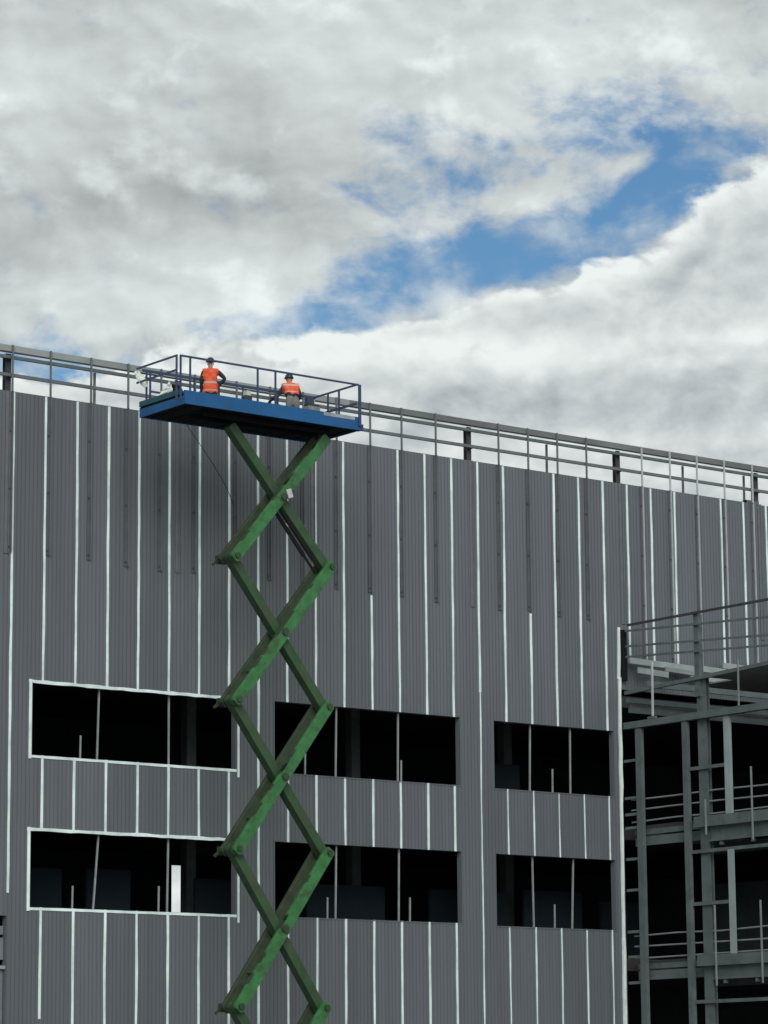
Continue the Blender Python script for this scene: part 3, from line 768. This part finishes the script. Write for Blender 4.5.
def add(*a):
    t = a[0]
    for v in a[1:]: t = math_('ADD', t, v)
    return t
def shifted(d):
    n = N.new('ShaderNodeVectorMath'); n.operation = 'ADD'; L.new(PW, n.inputs[0]); n.inputs[1].default_value = d
    return n.outputs[0]
f1 = noise(PW, .95, 9, .57).outputs['Fac']
soft = noise(PW, .75, 4, .45).outputs['Fac']
puff = noise(shifted((3.1, 1.7, 2.0)), 1.5, 8, .52).outputs['Fac']
puff2 = noise(shifted((3.17, 1.58, 2.0)), 1.5, 5, .50).outputs['Fac']
fine = noise(PW, 4.0, 7, .6).outputs['Fac']
bil = noise(shifted((7.3, 2.2, 5.0)), 1.4, 9, .52).outputs['Fac']
bil2 = noise(shifted((7.42, 2.46, 5.0)), 1.4, 5, .48).outputs['Fac']
def blob(cx, cy, rx, ry, ang, amp, warped=True):
    c, s = math.cos(math.radians(ang)), math.sin(math.radians(ang))
    dx = math_('SUBTRACT', UW if warped else U, cx/100); dy = math_('SUBTRACT', VW if warped else V, cy/100)
    a = math_('MULTIPLY', math_('MULTIPLY_ADD', dy, s, math_('MULTIPLY', dx, c)), 100/rx)
    b = math_('MULTIPLY', math_('MULTIPLY_ADD', dy, c, math_('MULTIPLY', dx, -s)), 100/ry)
    q = math_('ADD', math_('MULTIPLY', a, a), math_('MULTIPLY', b, b))
    return math_('MULTIPLY', math_('EXPONENT', math_('MULTIPLY', q, -1.0)), amp)
def total(items, warped=True):
    t = None
    for it in items:
        b = blob(*it, warped); t = b if t is None else math_('ADD', t, b)
    return t
# the high layer with its openings of blue: (x, y, rx, ry, tilt, amount)
blue = total([(548, 246, 118, 34, -12, 1.34), (672, 203, 62, 26, -40, 1.08), (722, 164, 46, 15, -16, .60), (520, 168, 120, 38, 0, .52), (640, 150, 60, 20, -10, .30), (410, 280, 140, 40, -14, .70), (632, 172, 22, 18, 10, -.35), (440, 268, 40, 15, 0, -.45), (535, 198, 46, 18, 0, -.45), (590, 205, 40, 22, -20, .10), (520, 205, 40, 16, 0, -.15), (285, 325, 120, 26, -4, .76), (190, 330, 50, 22, 0, .25),
              (347, 183, 30, 12, 5, .45), (485, 186, 40, 16, 0, .35), (505, 143, 32, 11, 0, .30), (60, 368, 130, 24, 6, .78), (740, 160, 50, 16, -30, .35)])
dens = math_('SUBTRACT', add(cen(f1, 3.0), cen(fine, .95), .70), blue)
veil = math_('MULTIPLY', ramp_(add(puff, cen(fine, .35)), .40, .74), .55)
cover = math_('SUBTRACT', 1.0, math_('MULTIPLY', ramp_(dens, -.38, .52, 1.0, 0.0), math_('SUBTRACT', 1.0, veil)))
tone = total([(110, 205, 230, 75, -6, -.115), (300, 190, 150, 50, 10, -.06), (60, 60, 230, 70, 0, .0), (450, 75, 190, 70, 8, .07), (690, 90, 170, 80, 0, .07), (110, 305, 170, 45, 0, .13), (60, 240, 60, 20, 0, .06),
              (250, 265, 130, 35, 14, .07), (330, 60, 70, 30, 0, .05), (430, 220, 120, 40, -20, .08)])
lum = add(.62, tone, cen(soft, .34), math_('MULTIPLY', math_('SUBTRACT', puff2, puff), -.50), cen(fine, .05), math_('MULTIPLY', ramp_(puff, .52, .72), .15), .0)
# the cumulus bank at the lower right: heaped lumps with a crisp sunlit rim
heap = total([(755, 250, 62, 62, 0, 1.0), (705, 275, 50, 40, 0, .8), (615, 300, 40, 34, 0, .85), (655, 320, 60, 40, 0, .7), (560, 325, 50, 28, 0, .8), (495, 325, 48, 24, 0, .75), (420, 338, 60, 20, 0, .7), (345, 352, 60, 14, 0, .5), (810, 230, 60, 50, 0, .8), (560, 395, 420, 46, 2, 1.3)])
lump = noise(shifted((1.3, 8.2, 3.0)), 3.6, 6, .5).outputs['Fac']; lump2 = noise(shifted((1.36, 8.33, 3.0)), 3.6, 4, .5).outputs['Fac']
F = add(heap, cen(lump, 1.25), ramp_(V, 3.6, 4.3, 0.0, 1.6), blob(740, 330, 120, 50, 0, .9), cen(bil, 1.0), cen(fine, .22))
cover2 = ramp_(F, .36, .66)
rim = ramp_(F, .50, 1.25, 1.0, 0.0)
tone2 = total([(720, 290, 90, 34, -12, -.08), (560, 358, 190, 17, 3, .15), (700, 345, 100, 10, 0, .16), (400, 360, 150, 22, 0, .10), (600, 276, 46, 14, -20, .12), (700, 215, 60, 14, -38, .12), (650, 400, 200, 26, 6, -.16), (430, 400, 130, 20, 8, -.05), (540, 330, 90, 16, -8, -.03), (620, 280, 30, 18, 0, .08), (470, 430, 200, 30, 10, -.02), (720, 430, 120, 20, 8, -.02)])
lum2 = add(.70, tone2, math_('MULTIPLY', rim, math_('MULTIPLY_ADD', lump, .70, -.20)), math_('MULTIPLY', math_('SUBTRACT', bil2, bil), -.55), math_('MULTIPLY', math_('SUBTRACT', lump2, lump), -.30), cen(bil, .14), cen(soft, .16), cen(fine, .07))
lim = lambda v: math_('MINIMUM', math_('MAXIMUM', v, .34), .90)
def cloudcol(l, dark, light):
    l = lim(l); n = N.new('ShaderNodeMix'); n.data_type = 'RGBA'
    L.new(ramp_(l, .42, .80), n.inputs[0]); n.inputs[6].default_value = (*dark, 1); n.inputs[7].default_value = (*light, 1)
    m = N.new('ShaderNodeVectorMath'); m.operation = 'SCALE'; L.new(n.outputs[2], m.inputs[0]); L.new(math_('MULTIPLY', l, 10.0), m.inputs['Scale'])
    return m.outputs[0]
cA = cloudcol(lum, (.92, .985, .985), (.93, 1.0, 1.0)); cB = cloudcol(lum2, (.875, .96, 1.01), (.945, 1.0, .985))
sc_ = N.new('ShaderNodeVectorMath'); sc_.operation = 'MULTIPLY'; L.new(sky.outputs['Color'], sc_.inputs[0]); sc_.inputs[1].default_value = (.50, .75, .90)
mx = N.new('ShaderNodeMix'); mx.data_type = 'RGBA'
L.new(cover, mx.inputs[0]); L.new(sc_.outputs[0], mx.inputs[6]); L.new(cA, mx.inputs[7])
my = N.new('ShaderNodeMix'); my.data_type = 'RGBA'
L.new(cover2, my.inputs[0]); L.new(mx.outputs[2], my.inputs[6]); L.new(cB, my.inputs[7])
L.new(my.outputs[2], bg.inputs['Color'])

sun = bpy.data.lights.new('sun', 'SUN'); sun.energy = 2.2; sun.angle = math.radians(40); sun.color = (1.0, 1.0, .97)
so = bpy.data.objects.new('sun', sun); C.objects.link(so)
sd = Vector((math.sin(SUN_AZ)*math.cos(SUN_EL), math.cos(SUN_AZ)*math.cos(SUN_EL), math.sin(SUN_EL)))
so.rotation_euler = (-sd).to_track_quat('-Z', 'Y').to_euler(); so.location = (0, 0, 60)

# ------------------------------------------------------------------ camera
f, pi_, ro, ya = 3141.404, 0.186872, -0.00853782, 0.660878
fw = Vector((math.sin(ya)*math.cos(pi_), math.cos(ya)*math.cos(pi_), math.sin(pi_)))
rt = Vector((math.cos(ya), -math.sin(ya), 0)); up = rt.cross(fw)
c, s = math.cos(ro), math.sin(ro)
rt, up = c*rt + s*up, -s*rt + c*up
cam = bpy.data.cameras.new('camera'); co = bpy.data.objects.new('camera', cam); C.objects.link(co)
co.matrix_world = Matrix(((rt.x, up.x, -fw.x, 0), (rt.y, up.y, -fw.y, 0), (rt.z, up.z, -fw.z, 1.6), (0, 0, 0, 1)))
cam.sensor_fit = 'VERTICAL'; cam.sensor_height = 24; cam.lens = f/1024*24; cam.clip_end = 4000; cam.clip_start = .5
S.camera = co
S.view_settings.view_transform = 'Standard'; S.view_settings.look = 'None'; S.view_settings.exposure = 0; S.view_settings.gamma = 1
S.render.engine = 'CYCLES'; S.cycles.max_bounces = 5; S.cycles.use_denoising = True
